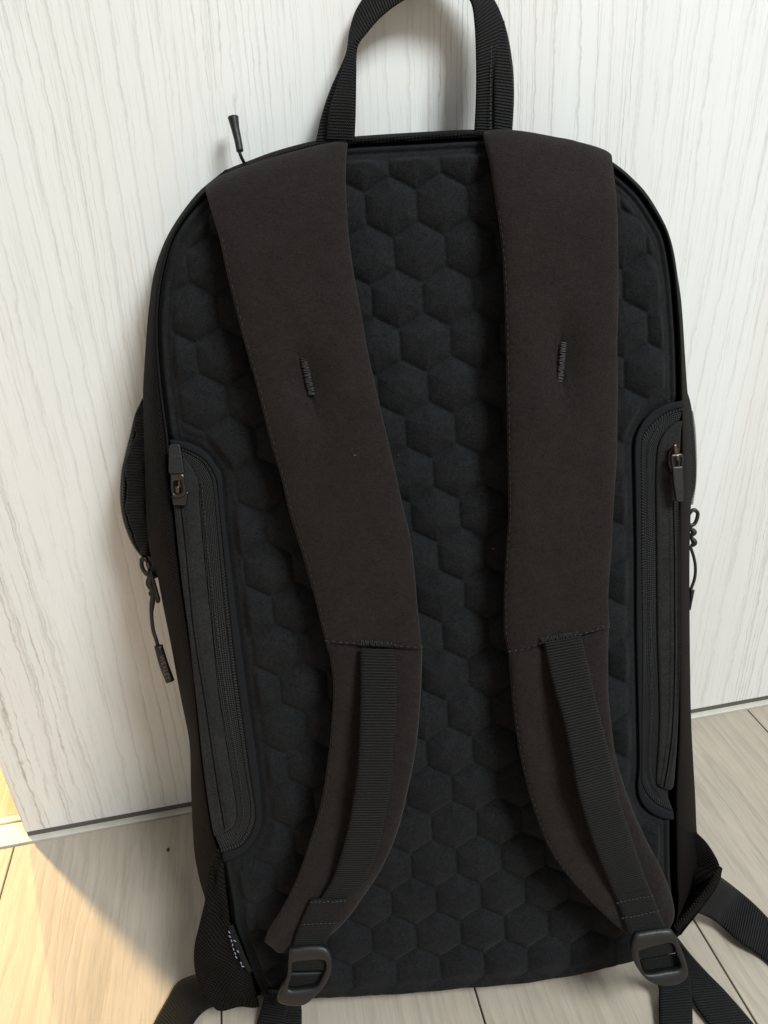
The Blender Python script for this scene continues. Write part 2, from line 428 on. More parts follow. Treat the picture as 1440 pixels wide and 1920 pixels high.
# ---- outlines traced from the photograph (pixel pairs)
PL = [(486,1866),(470,1840),(452,1790),(434,1740),(428,1696),(418,1640),(408,1585),(398,1545),(381,1435),(372,1348),(363,1246),(346,1129),(337,1066),(325,950),(318,880),(313,822),(299,712),(293,619),(297,550),(308,490),(325,440),(352,398),(385,362),(425,335)]
PT = [(425,335),(470,315),(520,298),(590,278),(660,268),(780,261),(885,255),(960,257),(1030,266),(1090,280),(1152,314)]
PR = [(1262,1752),(1268,1700),(1264,1640),(1263,1560),(1264,1479),(1270,1392),(1272,1319),(1272,1195),(1272,950),(1276,850),(1277,760),(1275,650),(1270,572),(1264,510),(1252,445),(1232,405),(1200,358),(1152,314)]
PB = [(486,1866),(540,1868),(600,1867),(700,1862),(780,1857),(872,1848),(970,1840),(1067,1826),(1120,1815),(1200,1792),(1262,1752)]
cL, cT, cR, cB = [T3(c, 0.0) for c in (PL, PT, PR, PB)]
NU, NV = 400, 640
bl, br = spline(cL, NV), spline(cR, NV); bb, bt = spline(cB, NU), spline(cT, NU)
u = np.linspace(0, 1, NU)[None, :, None]; v = np.linspace(0, 1, NV)[:, None, None]
G = (1 - u) * bl[:, None] + u * br[:, None] + (1 - v) * bb[None] + v * bt[None] - ((1 - u) * (1 - v) * bl[0] + u * (1 - v) * br[0] + (1 - u) * v * bl[-1] + u * v * br[-1])
P2 = G[..., :2].reshape(-1, 2)

def sstep(a, b, x): t = np.clip((x - a) / (b - a), 0, 1); return t * t * (3 - 2 * t)
def dist_poly(P, poly):
    d = np.full(len(P), 9.0)
    for a, b in zip(poly[:-1], poly[1:]):
        ab = b - a; t = np.clip(((P - a) @ ab) / (ab @ ab + 1e-15), 0, 1)
        d = np.minimum(d, np.linalg.norm(P - a - t[:, None] * ab, axis=1))
    return d
def inside(P, poly):
    c = np.zeros(len(P), bool); n = len(poly)
    for i in range(n):
        a, b = poly[i], poly[(i + 1) % n]
        k = ((a[1] > P[:, 1]) != (b[1] > P[:, 1])) & (P[:, 0] < (b[0] - a[0]) * (P[:, 1] - a[1]) / (b[1] - a[1] + 1e-15) + a[0])
        c ^= k
    return c

LFo = [(318,824),(337,826),(364,834),(386,848),(405,872),(416,892),(420,950),(430,1037),(445,1154),(457,1246),(471,1348),(484,1435),(492,1523),(487,1561),(468,1590),(445,1608),(420,1617)]
LFi = [(322,838),(337,839),(356,846),(381,860),(396,878),(406,902),(411,950),(419,1037),(430,1150),(442,1255),(457,1370),(468,1450),(479,1523),(472,1558),(456,1583),(440,1592),(416,1599)]
RFo = [(1279,751),(1268,753),(1244,759),(1215,778),(1196,807),(1189,836),(1190,908),(1192,1027),(1192,1171),(1195,1300),(1198,1428),(1195,1472),(1200,1501),(1218,1523),(1244,1535),(1268,1538)]
RFi = [(1280,765),(1268,767),(1252,773),(1232,786),(1210,809),(1202,836),(1202,932),(1203,1099),(1204,1209),(1203,1330),(1202,1420),(1202,1462),(1211,1486),(1229,1506),(1252,1518),(1268,1521)]
polyL = spline(T3(LFo, 0), 80)[:, :2]; polyR = spline(T3(RFo, 0), 80)[:, :2]
closeL = np.vstack([polyL, T3([(300, 1600), (250, 1200), (250, 850)], 0)[0][:2][None], np.array(A(250, 1200)[:2])[None], np.array(A(250, 824)[:2])[None]])
closeR = np.vstack([polyR, np.array(A(1350, 1538)[:2])[None], np.array(A(1350, 751)[:2])[None]])
edge = np.vstack([bl[:, :2], bt[:, :2], br[::-1, :2]])
dE = dist_poly(P2, edge[::6])
dL = dist_poly(P2, polyL) * np.where(inside(P2, closeL), -1, 1)
dR = dist_poly(P2, polyR) * np.where(inside(P2, closeR), -1, 1)
dP = np.minimum(dL, dR)
# honeycomb
s_, rh = .025, .0216506
pu, pv = P2[:, 0], P2[:, 1]
row = 21.2 - pv / rh; best = np.full(len(P2), 9.0)
r0 = np.floor(row)
for dr in (-1, 0, 1, 2):
    rr = r0 + dr; off = np.where(np.mod(rr, 2) == 1, 0.0, .5)
    i0 = np.round(pu / s_ + .5 - off) + off
    for di in (-1, 0, 1):
        dx = pu - (i0 + di - .5) * s_; dy = pv - (21.2 - rr) * rh
        q = np.maximum(np.abs(dx), np.maximum(np.abs(dx * .5 + dy * .8660254), np.abs(dx * .5 - dy * .8660254))) / (s_ / 2)
        best = np.minimum(best, q)
q = np.clip(best, 0, 1)
dome = (1 - np.power(np.clip(q, 0, 1), 2.1)) * (.0041 + .0006 * np.sin(pu * 61 + pv * 17) * np.sin(pv * 43)) - .0005 * np.exp(-((1 - q) / .06) ** 2)
mask = sstep(.0070, .0110, dE) * sstep(.0030, .0080, dP)
vv = np.repeat(np.linspace(0, 1, NV), NU) * .45; dome *= .35 + .65 * sstep(0, .014, vv)
h = dome * mask + .0010 * mask
h += -.0045 * (1 - sstep(0, .0035, dE))                       # rolled outer edge
h += -.0011 * np.exp(-((dE - .0052) / .0009) ** 2) * (dP > .001)              # welt groove
h += -.0016 * (1 - sstep(-.0005, .003, dP))                   # sunken bed of the side pockets
h += .0004 * np.sin(pu * 31 + 1) * np.sin(pv * 23)
G = G.reshape(-1, 3); G[:, 2] += h
# roll under at the bottom
G = G.reshape(NV, NU, 3); extra = []
base0 = G[0].copy(); base0[:, 2] = .6 * base0[:, 2].mean() + .4 * base0[:, 2]; b_out = base0.copy()
for kk, (dv, dw) in enumerate([(-.0015, -.0012), (-.0035, -.005), (-.0045, -.012), (-.0045, -.035), (-.003, -.07)]):
    e = base0.copy(); e[:, 1] += dv; e[:, 2] += dw; extra.append(e)
G = np.concatenate([np.array(extra[::-1]), G], 0); nv2 = G.shape[0]
V = clampz(G.reshape(-1, 3), .0008)
Fc = [(i * NU + j, i * NU + j + 1, (i + 1) * NU + j + 1, (i + 1) * NU + j) for i in range(nv2 - 1) for j in range(NU - 1)]
panel = mesh('back_panel', V, Fc, m_foam, pack)

# ---- body shell: woven side fabric from the panel's edge round to the back
SL = [(452,1884),(420,1860),(395,1800),(386,1740),(385,1690),(375,1654),(366,1610),(362,1567),(358,1479),(355,1392),(338,1304),(322,1217),(305,1132),(294,1075),(281,1035),(275,980),(272,900),(270,820),(268,740),(271,680),(275,620),(280,570),(287,520),(298,480),(315,440),(340,400),(370,362),(400,336),(425,318),(470,300),(520,282),(590,264),(660,256),(780,248),(885,243),(960,246),(1030,255),(1090,268),(1155,308),(1187,335),(1212,362),(1236,400),(1253,435),(1264,475),(1271,520),(1277,560),(1281,610),(1284,660),(1288,720),(1292,770),(1296,830),(1297,900),(1295,965),(1293,1040),(1293,1130),(1294,1250),(1296,1350),(1300,1430),(1304,1500),(1306,1550),(1310,1600),(1308,1660),(1296,1700),(1275,1745)]
SI = PL[:-1] + PT[:-1] + PR[::-1]
n = 260
ip = spline([(x, y, 0) for x, y in SI], n); iI = np.array([A(p[0], p[1], 0) for p in ip])
# silhouette depth: further back low down where the pack is thick
def arcs(P): s = np.r_[0, np.cumsum(np.linalg.norm(np.diff(P, axis=0), axis=1))]; return s / s[-1]
sil = np.array(SL, float); tt = arcs(sil)
def siln(n_):
    P = spline([(x, y, 0) for x, y in SL], n_); return P
sp = siln(n)
m_ = 9; rings = []
for i in range(n):
    py = sp[i][1]; rw = np.interp(py, [240, 500, 900, 1400, 1800], [.010, .016, .022, .026, .024])
    Pn = A(sp[i][0], py, -rw)
    wy = world(Pn)[1]; dep = max(.004, min(.085, (WALL_Y - .003 - wy) / .94))
    rg = []
    for k in range(m_ + 1):
        a = k / m_ * math.pi / 2
        e_ = .35 * math.sin(a) + .65 * (k / m_)
        wz = .0008 * (1 - k / m_) - rw * (k / m_) ** 1.8
        if k == 0: wz = -.005
        p = A(ip[i][0] * (1 - e_) + sp[i][0] * e_, ip[i][1] * (1 - e_) + sp[i][1] * e_, wz)
        rg.append(p)
    c = np.array([0.0, .22]); 
    for k in range(1, 6):
        p = Pn.copy(); p[2] -= dep * k / 5
        inw = c - p[:2]; inw /= np.linalg.norm(inw); p[:2] += inw * (.012 * (k / 5) ** 2 + .002 * math.sin(k * 1.3 + i * .21) * (k / 5)); rg.append(p)
    rings.append(rg)
km = len(rings[0]); V = clampz(np.array(rings).reshape(-1, 3), .001)
arcI = np.r_[0, np.cumsum(np.linalg.norm(np.diff(iI, axis=0), axis=1))]
UV = []
for i in range(n):
    rr_ = np.array(rings[i]); a_ = np.r_[0, np.cumsum(np.linalg.norm(np.diff(rr_, axis=0), axis=1))]
    UV += [(a_[k], arcI[i]) for k in range(km)]
Fc = [(i * km + k, i * km + k + 1, (i + 1) * km + k + 1, (i + 1) * km + k) for i in range(n - 1) for k in range(km - 1)]
Fc.append(tuple(i * km + km - 1 for i in range(n)))
Fc.append(tuple([k for k in range(km)] + [(n - 1) * km + k for k in range(km - 1, -1, -1)]))
body = mesh('pack_body', V, Fc, m_side, pack, UV)

# piping cord along the seam between panel and side fabric
sc_ = [A(x, y, -.0012) for x, y in PL[14:-1] + PT[:-1] + PR[::-1][:9]]
tube('edge_piping', sc_, .0007, m_band, pack, 220, 8)
# woven band across the top seam
slab('top_band', T3([(430,326),(520,290),(590,270),(660,262),(780,254),(885,249),(960,252),(1060,268),(1150,308)], -.001),
     T3([(428,338),(522,302),(592,282),(661,272),(780,265),(885,259),(960,262),(1060,280),(1150,322)], -.001), .0022, m_band, pack, 120, 6)

# ---- side pockets: rubber rim, herringbone tape, coated zipper
def pocket(Fo, Fi, co_, ci_, zl, side, seamline, label):
    rim = slab('side_pocket', T3(Fo, .0004), T3(Fi, .0004), .0016, m_rub, pack, 120, 6, p=8)
    rim['label'] = label
    # tape: from inner rim to the cover's inner edge, tucked under the rim
    slab('pocket_tape', T3(Fi, -.0008), T3(co_, -.0006), .0012, m_tape, rim, 120, 12)
    bind = []
    for (x, y), (x2, y2) in zip(Fi, co_):
        bind.append((x * .80 + x2 * .20, y * .80 + y2 * .20))
    slab('binding_tape', T3(Fi, .0001), T3(bind, .0003), .0006, m_binding, rim, 140, 4)
    cov = slab('zipper_cover', T3(co_, .0002), T3(ci_, .0006), .0018, m_coat, rim, 100, 12, p=5)
    Z = spline(T3(zl, .00165), 200)
    bits('zipper_slit', Z[::2], np.gradient(Z, axis=0)[::2], m_dark, rim, .002, .00028)
    D = np.gradient(Z, axis=0); D /= np.linalg.norm(D, axis=1)[:, None]; X = np.cross(D, [0, 0, 1.0])
    tot = np.linalg.norm(np.diff(Z, axis=0), axis=1).sum(); k = int(tot / .0013); Z2 = spline(T3(zl, .0014), k)
    D2 = np.gradient(Z2, axis=0); D2 /= np.linalg.norm(D2, axis=1)[:, None]; X2 = np.cross(D2, [0, 0, 1.0])
    bits('zipper_teeth', np.vstack([Z2 + X2 * .0021, Z2 - X2 * .0021]), np.vstack([X2, X2]), m_coat, rim, .0007, .0004)
    stitch_line('seam_stitching', T3(seamline, .0013), m_thread2, rim, .0021, .0008, .00022)
    return rim
LCo = [(345,858),(352,866),(358,874),(364,884),(369,894),(372,909),(374,950),(380,1020),(388,1100),(398,1190),(408,1290),(420,1370),(433,1450),(442,1508),(442,1537),(430,1556),(404,1567)]
LCi = [(322,862),(322,876),(322,890),(322,905),(323,920),(324,935),(327,960),(334,1030),(342,1100),(353,1180),(362,1260),(371,1340),(379,1420),(388,1490),(394,1530),(398,1552),(401,1566)]
pkL = pocket(LFo, LFi, LCo, LCi, [(338,940),(349,1037),(360,1154),(371,1235),(387,1333),(404,1450),(421,1553)], 1,
             [(378,905),(383,960),(393,1060),(403,1144),(415,1240),(428,1330),(441,1405),(452,1480),(456,1530),(444,1568)], 'long zipped side pocket on the left, zipper pull pointing up')
RCo = [(1272,790),(1255,800),(1243,815),(1236,828),(1232,845),(1230,870),(1229,920),(1230,1000),(1231,1100),(1232,1200),(1235,1290),(1236,1350),(1234,1400),(1231,1440),(1230,1460),(1232,1472),(1246,1478)]
RCi = [(1280,790),(1277,802),(1276,820),(1275,840),(1273,860),(1272,890),(1271,930),(1271,1000),(1271,1100),(1271,1200),(1271,1290),(1271,1350),(1269,1400),(1266,1440),(1264,1465),(1262,1475),(1258,1480)]
RFi2 = RFi[:-1] + [(1262,1521)]; RFo2 = RFo[:-1] + [(1262,1537)]
pkR = pocket(RFo2, RFi2, RCo, RCi, [(1263,945),(1265,1027),(1265.5,1120),(1265.5,1246),(1262,1355),(1255,1421),(1246,1474)], -1,
             [(1238,800),(1226,815),(1219,840),(1218,930),(1219,1050),(1221,1200),(1222,1330),(1219,1430),(1226,1470),(1240,1490)], 'long zipped side pocket on the right, zipper pull hanging down')

# zipper pulls of the side pockets
def P_(pts, w): return [A(x, y, w) for x, y in pts]
sl = plate('zipper_slider', P_([(321,930),(350,921),(354,924),(351,930),(348,948),(324,947),(323,938)], .0045), .003, m_metal, pkL, .0005)
ring('pull_frame', P_([(320,888),(344,888),(346,905),(349,921),(344,930),(326,931),(321,918)], .0058), P_([(326,902),(339,901),(342,912),(341,924),(328,926),(325,914)], .0058), .0016, m_metal, pkL, 48, 8)
plate('bridge_pin', P_([(334,899),(337,899),(338,913),(336,915),(333,914)], .0052), .001, m_bronze, pkL, .0002)
plate('bridge_pin', P_([(328.5,912),(335.5,912),(335.5,925),(329,925)], .0062), .0018, m_bronze, pkL, .0004)
pl = plate('pull_tab', P_([(317,836),(321,833),(334,833),(337,836),(341,858),(345,886),(343,888),(318,888),(316,885)], .0072), .0022, m_plastic, pkL, .0006)
sl = plate('zipper_slider', P_([(1254,850),(1262,838),(1268,836),(1273,842),(1279,860),(1276,885),(1258,886),(1253,868)], .0034), .0028, m_metal, pkR, .0005)
ring('pull_frame', P_([(1258,852),(1279,851),(1281,866),(1278,880),(1263,884),(1258,868)], .0062), P_([(1263,858),(1275,857),(1276.5,867),(1274,876),(1267,877),(1263,867)], .0062), .0016, m_metal, pkR, 48, 8)
plate('bridge_pin', P_([(1264,834),(1269,834),(1272,848),(1269,852),(1265,850)], .0062), .0015, m_bronze, pkR, .0003)
plate('bridge_pin', P_([(1268,853),(1274,853),(1274,863),(1269,864)], .0072), .0015, m_bronze, pkR, .0004)
pr = plate('pull_tab', P_([(1261,876),(1281,874),(1282,895),(1283,922),(1283,940),(1271,942),(1268,938),(1263,905)], .0078), .0022, m_plastic, pkR, .0006)

# flat lettering
def lettering(text, size, origin, xdir, ydir, mat, parent, ext=.00008):
    c = bpy.data.curves.new('lettering', 'FONT'); c.body = text; c.size = size; c.extrude = ext; c.align_x = 'CENTER'; c.align_y = 'CENTER'
    t = bpy.data.objects.new('tmp', c); COL.objects.link(t)
    dg = bpy.context.evaluated_depsgraph_get(); me = bpy.data.meshes.new_from_object(t.evaluated_get(dg)); bpy.data.objects.remove(t)
    x = np.array(xdir, float); x /= np.linalg.norm(x); y = np.array(ydir, float); y -= x * (x @ y); y /= np.linalg.norm(y); z = np.cross(x, y)
    for v in me.vertices: v.co = Vector(np.array(origin) + x * v.co.x + y * v.co.y + z * v.co.z)
    me.materials.clear(); me.materials.append(mat)
    o = bpy.data.objects.new('lettering', me); COL.objects.link(o); o.parent = parent
    return o
lettering('YKK', .0030, A(330, 856, .00735), A(340, 856) - A(320, 856), A(330, 840) - A(330, 860), m_thread2, pkL)
lettering('YKK', .0026, A(1275, 922, .00795), A(1265, 922) - A(1285, 921), A(1275, 940) - A(1275, 920), m_thread2, pkR)

# ---- shoulder straps
def pinch(cu, cv, ru, rv, depth):
    return lambda s, a: -depth * math.exp(-((s - cu - (a - cv) * .25) / ru) ** 2 - abs((a - cv) / rv) ** 4)
def dimple(cu, cv, ru, rv, depth, base=None):
    def f(s, arc, tot, sg):
        if sg < 0: return 0.0
        a = arc / tot
        d = ((s - cu) / ru) ** 2 + ((a - cv) / rv) ** 2
        x = -depth * math.exp(-d)
        x += .0003 * math.sin(s * 5 + a * 9) + .0002 * math.sin(a * 37 + s * 3)
        if base: x += base(s, a)
        return x
    return f
wS = wf([(250, .004), (290, .008), (350, .014), (450, .018), (700, .021), (1000, .020), (1230, .019), (1400, .022), (1600, .026), (1800, .025)])
uL = [(392,352),(396,395),(412,450),(432,540),(455,630),(480,720),(505,820),(528,900),(545,970),(570,1050),(590,1120),(603,1175),(611,1206)]
uR = [(652,268),(648,330),(652,420),(660,490),(672,560),(690,660),(712,760),(738,870),(758,960),(770,1010),(778,1080),(783,1140),(788,1190),(791,1218)]
uL = [(384,352,.002),(388,368,.009),(396,395,.013),(412,450,.017)] + uL[3:]; uR = [(652,267,.002),(650,284,.008),(648,330,.013),(652,420,.017)] + uR[3:]
sL = slab('shoulder_strap', T3(uL, wS), T3(uR, wS), .0095, m_strap, pack, 220, 70, p=3.6, hf=dimple(.43, .450, .15, .075, .0050, pinch(.43, .450, 0.012, .055, .0024)), endround=.004)
sL['label'] = 'left shoulder strap, slanting inwards'
lL = [(609,1198),(620,1240),(625,1290),(622,1350),(615,1420),(603,1500),(580,1580),(555,1650),(525,1710),(503,1745),(496,1765)]
lR = [(792,1210),(791,1250),(787,1330),(780,1400),(765,1480),(745,1560),(720,1620),(690,1668),(650,1722),(600,1762),(520,1783)]
wLo = wf([(1190, .0175), (1300, .020), (1500, .024), (1800, .025)])
slab('strap_lower_pad', T3(lL, wLo), T3(lR, wLo), .0095, m_strap, sL, 120, 30, p=5, hf=dimple(.42, .45, .16, .5, .0012), endround=.006)
stitch_line('seam_stitching', T3([(612,1201),(640,1204),(675,1208)], .0245), m_thread, sL, .0024, .0009, .0003)
stitch_line('seam_stitching', T3([(740,1210),(765,1213),(790,1214)], .0245), m_thread, sL, .0024, .0009, .0003)
zigzag('bar_tack', A(677, 1206, .0250), A(737, 1209, .0250), .0032, m_thread, sL)
zigzag('bar_tack', A(569, 671, .0216), A(585, 744, .0214), .0036, m_thread, sL, .0008, .00045)
def edge_st(pts, wfun, mat, par, inset=4, dw=.0015):
    stitch_line('edge_stitching', [A(p[0] + inset, p[1], wfun(p[1]) + dw) for p in pts], mat, par, .0034, .0011, .00022)
m_brown = plain('brown_edge_thread', (.013, .010, .009), .9)
edge_st(uL[3:], wS, m_brown, sL, 5, .0030); edge_st(lL[1:-1], wLo, m_brown, sL, 5, .0030)

wW = wf([(1200, .0245), (1240, .0275), (1350, .035), (1500, .039), (1620, .035), (1680, .031), (1780, .030)])
wbL = [(675,1216),(676,1290),(675,1340),(672,1420),(665,1480),(655,1540),(640,1600),(622,1650),(598,1688)]
wbR = [(738,1218),(745,1262),(745,1320),(740,1400),(735,1470),(725,1530),(712,1590),(692,1640),(655,1682)]
wbLs = T3(wbL, wW); wbRs = T3(wbR, wW)
slab('strap_webbing', wbLs, wbRs, .0017, m_web, sL, 120, 10, p=10)
slab('webbing_fold', T3([(583,1686),(575,1702),(566,1722),(557,1745),(548,1772)], .0315), T3([(652,1684),(643,1700),(632,1722),(622,1745),(612,1772)], .0315), .0028, m_web2, sL, 40, 10, p=10)
stitch_line('seam_stitching', P_([(584,1692),(610,1691),(646,1690)], .0332), m_thread2, sL, .0018, .0008, .0003)
stitch_line('seam_stitching', P_([(570,1733),(596,1732),(626,1731)], .0332), m_thread2, sL, .0018, .0008, .0003)

# ladder-lock buckle: frame, crossbar
def lock(outer, inner, bar, parent, w0, w1, ytop, ybot):
    wb = wf([(ytop, w0), (ybot, w1)])
    r = ring('ladder_lock_buckle', T3(outer, wb), T3(inner, wb), .0052, m_plastic, parent, 90, 12)
    wb2 = lambda y: wb(y) - .004
    slab('buckle_bar', T3(bar[0], wb2), T3(bar[1], wb2), .0022, m_plastic, parent, 20, 8, p=3)
    return r
lock([(543,1776),(575,1771),(604,1771),(618,1780),(622,1796),(621,1818),(610,1842),(594,1862),(570,1881),(540,1882),(521,1874),(524,1855),(538,1832),(541,1804)],
     [(549,1801),(575,1799),(607,1797),(611,1812),(606,1826),(594,1845),(570,1850),(546,1852),(542,1845),(547,1825)],
     ([(541,1822),(575,1821),(612,1820)], [(540,1832),(574,1831),(609,1830)]), sL, .033, .038, 1770, 1885)
slab('webbing_loop', T3([(541,1798),(540,1808),(540,1818)], .0335), T3([(614,1796),(614,1806),(613,1816)], .0335), .002, m_web2, sL, 14, 8, p=10)
slab('webbing_loop', T3([(539,1829),(538,1840),(536,1856)], .0320), T3([(613,1826),(608,1838),(598,1856)], .0320), .002, m_web2, sL, 14, 8, p=10)

# right strap
vL = [(905,250),(915,290),(925,340),(932,400),(940,460),(945,540),(948,640),(950,760),(952,880),(953,960),(948,1040),(945,1100),(944,1160),(946,1190),(953,1224)]
vL = [(905,249,.002),(909,266,.008),(919,312,.013),(932,400,.017)] + vL[4:]
vR = [(1147,291,.002),(1149,308,.009),(1153,345,.013),(1157,400,.017),(1159,480),(1159,560),(1157,650),(1158,760),(1156,860),(1150,960),(1144,1060),(1140,1120),(1141,1150),(1143,1176)]
sR = slab('shoulder_strap', T3(vL, wS), T3(vR, wS), .0095, m_strap, pack, 220, 70, p=3.6, hf=dimple(.50, .442, .15, .075, .0050, pinch(.50, .442, 0.012, .055, .0024)), endround=.004)
sR['label'] = 'right shoulder strap, hanging nearly straight'
kL = [(952,1214),(958,1290),(967,1370),(982,1450),(1005,1530),(1035,1600),(1080,1660),(1130,1712),(1165,1742),(1185,1752)]
kR = [(1142,1170),(1140,1260),(1143,1330),(1155,1420),(1180,1500),(1210,1570),(1243,1635),(1262,1690),(1260,1722),(1240,1748)]
slab('strap_lower_pad', T3(kL, wLo), T3(kR, wLo), .0095, m_strap, sR, 120, 30, p=5, hf=dimple(.58, .45, .16, .5, .0012), endround=.006)
stitch_line('seam_stitching', T3([(955,1222),(985,1217),(1014,1206)], .0245), m_thread, sR, .0024, .0009, .0003)
stitch_line('seam_stitching', T3([(1088,1190),(1115,1181),(1141,1170)], .0245), m_thread, sR, .0024, .0009, .0003)
zigzag('bar_tack', A(1015, 1201, .0250), A(1086, 1188, .0250), .0032, m_thread, sR)
zigzag('bar_tack', A(1057, 642, .0218), A(1050, 716, .0216), .0036, m_thread, sR, .0008, .00045)
stitch_line('edge_stitching', [A(p[0] + 4, p[1], wS(p[1]) + .003) for p in vL[3:]], m_brown, sR, .0034, .0011, .00022)
stitch_line('edge_stitching', [A(x + 4, y, wLo(y) + .003) for x, y in kL[1:-1]], m_brown, sR, .0034, .0011, .00022)
slab('strap_webbing', T3([(1018,1205),(1035,1280),(1055,1350),(1070,1420),(1081,1480),(1098,1540),(1115,1590),(1135,1640),(1152,1682)], wW),
     T3([(1090,1192),(1106,1260),(1122,1330),(1140,1400),(1155,1460),(1166,1510),(1182,1560),(1200,1615),(1217,1662)], wW), .0017, m_web, sR, 120, 10, p=10)
slab('webbing_fold', T3([(1152,1680),(1160,1700),(1168,1722),(1180,1755)], .0315), T3([(1216,1661),(1226,1682),(1234,1704),(1250,1742)], .0315), .0028, m_web2, sR, 40, 10, p=10)
stitch_line('seam_stitching', P_([(1158,1692),(1190,1686),(1222,1680)], .0332), m_thread2, sR, .0018, .0008, .0003)
stitch_line('seam_stitching', P_([(1168,1722),(1200,1716),(1233,1708)], .0332), m_thread2, sR, .0018, .0008, .0003)
lock([(1190,1747),(1225,1741),(1254,1740),(1264,1752),(1279,1785),(1287,1815),(1284,1832),(1262,1844),(1232,1844),(1207,1830),(1188,1802),(1183,1770)],
     [(1195,1779),(1225,1772),(1256,1765),(1266,1785),(1273,1811),(1245,1818),(1209,1822),(1200,1805)],
     ([(1201,1800),(1235,1795),(1270,1789)], [(1205,1808),(1238,1803),(1273,1797)]), sR, .033, .037, 1740, 1850)
slab('webbing_loop', T3([(1188,1779),(1191,1788),(1195,1797)], .0335), T3([(1262,1763),(1266,1773),(1271,1783)], .0335), .002, m_web2, sR, 14, 8, p=10)
slab('webbing_loop', T3([(1198,1800),(1201,1812),(1205,1825)], .0320), T3([(1275,1789),(1278,1801),(1281,1814)], .0320), .002, m_web2, sR, 14, 8, p=10)

# ---- lower corner wings with the anchor webbing
def wrinkle(s, arc, tot, sg): return .0011 * math.sin(arc * 210 + s * 5) * (1 - abs(2 * s - 1) ** 2) + .0006 * math.sin(arc * 97 - s * 9)
wgL = slab('corner_wing', [A(404,1590,-.004), A(392,1650,-.003), A(384,1690,0), A(372,1740,.004), A(364,1779,.006), A(366,1822,.005), A(384,1868,.004), A(403,1890,.004)],
           [A(414,1590,-.001), A(420,1640,.001), A(427,1690,.002), A(434,1737,.003), A(452,1785,.005), A(470,1826,.006), A(480,1860,.006), A(487,1886,.006)], .0022, m_side, pack, 70, 16, p=8, hf=wrinkle, zc=True)
wgL['label'] = 'left corner wing, with a pale printed label sewn in its seam'
slab('care_label', [A(427,1736,.006), A(440,1775,.0085), A(455,1808,.0085), A(466,1824,.007)], [A(437,1734,.006), A(450,1768,.0085), A(463,1800,.0085), A(473,1820,.007)], .0010, m_web2, wgL, 30, 6)
for k, (x, y, dx, dy) in enumerate([(430,1752,1.5,3),(432,1760,1,2),(436,1770,2,5),(439,1779,2,5),(443,1790,1.6,5),(445,1800,1,2),(442,1772,1,2),(448,1784,1,1.5),(454,1806,1,2)]):
    pass
bits('label_print', np.array([A(x, y, .0096) for x, y in [(430,1748),(431,1756),(434,1764),(436,1772),(438,1780),(441,1788),(443,1795),(446,1784),(440,1764),(452,1806),(455,1812)]]),
     np.array([A(x + dx, y + dy, .0096) - A(x, y, .0096) for x, y, dx, dy in [(430,1748,2,3),(431,1756,2,2),(434,1764,2,5),(436,1772,0,5),(438,1780,2,5),(441,1788,2,5),(443,1795,3,4),(446,1784,2,2),(440,1764,2,1),(452,1806,2,3),(455,1812,3,1)]]), m_label, wgL, .0009, .0003)
wgR = slab('corner_wing', [A(1268,1560,-.004), A(1266,1620,-.006), A(1264,1680,-.008), A(1262,1720,-.006), A(1262,1760,-.002)],
           [A(1306,1560,-.016), A(1330,1585,-.016), A(1350,1625,-.014), A(1344,1662,-.010), A(1278,1752,-.002)], .0024, m_side, pack, 60, 16, p=8, hf=lambda s, a, t, g: wrinkle(s, a, t, g) - .016 * math.sin(math.pi * s) * math.sin(math.pi * min(1, a / t)), zc=True)
wgR['label'] = 'right corner wing, flaring out to the floor'
# anchor webbing running out over the floor
slab('anchor_webbing', [A(378,1822,.004), F(335,1840,.008), F(312,1875,.003), F(285,1925,.002), F(262,1985,.002)],
     [A(415,1885,.004), F(388,1893,.008), F(366,1915,.003), F(350,1950,.002), F(335,2000,.002)], .0016, m_web, wgL, 50, 10, p=10, zc=True)
slab('anchor_webbing', [A(1346,1640,-.008), F(1378,1664,.010), F(1420,1700,.006), F(1470,1755,.002), F(1530,1830,.002)],
     [A(1300,1708,-.004), F(1340,1727,.010), F(1388,1768,.006), F(1440,1806,.002), F(1500,1880,.002)], .0016, m_web, wgR, 50, 10, p=10, zc=True)
slab('anchor_fold', T3([(1352,1625),(1345,1652),(1318,1690),(1292,1722),(1268,1748)], -.004), T3([(1340,1640),(1322,1668),(1300,1694),(1282,1716),(1262,1738)], .000), .003, m_side, wgR, 40, 8, zc=True)
# strap tails below the buckles
slab('strap_tail', [A(540,1862,.030), F(500,1856,.020), F(492,1885,.008), F(480,1925,.003), F(470,1990,.002)],
     [A(590,1862,.030), F(545,1875,.020), F(540,1895,.010), F(532,1925,.005), F(525,1990,.003)], .0016, m_web, sL, 40, 10, p=10, zc=True)
slab('strap_tail', [A(530,1848,.029), F(512,1880,.014), F(508,1900,.006), F(506,1930,.004), F(505,1990,.003)],
     [A(592,1848,.029), F(566,1876,.014), F(566,1895,.006), F(566,1930,.004), F(568,1990,.003)], .0016, m_web, sL, 40, 10, p=10, zc=True)
slab('strap_tail', [A(1218,1815,.030), F(1234,1850,.012), F(1235,1880,.006), F(1236,1925,.004), F(1238,1990,.004)],
     [A(1278,1810,.030), F(1296,1838,.012), F(1298,1870,.006), F(1299,1925,.004), F(1300,1990,.004)], .0016, m_web, sR, 40, 10, p=10, zc=True)
slab('strap_tail', [A(1262,1752,.024), F(1280,1830,.012), F(1300,1880,.004), F(1335,1930,.002), F(1385,1990,.002)],
     [A(1276,1768,.024), F(1325,1822,.012), F(1362,1860,.004), F(1418,1925,.002), F(1468,1990,.002)], .0016, m_web, sR, 50, 10, p=10, zc=True)

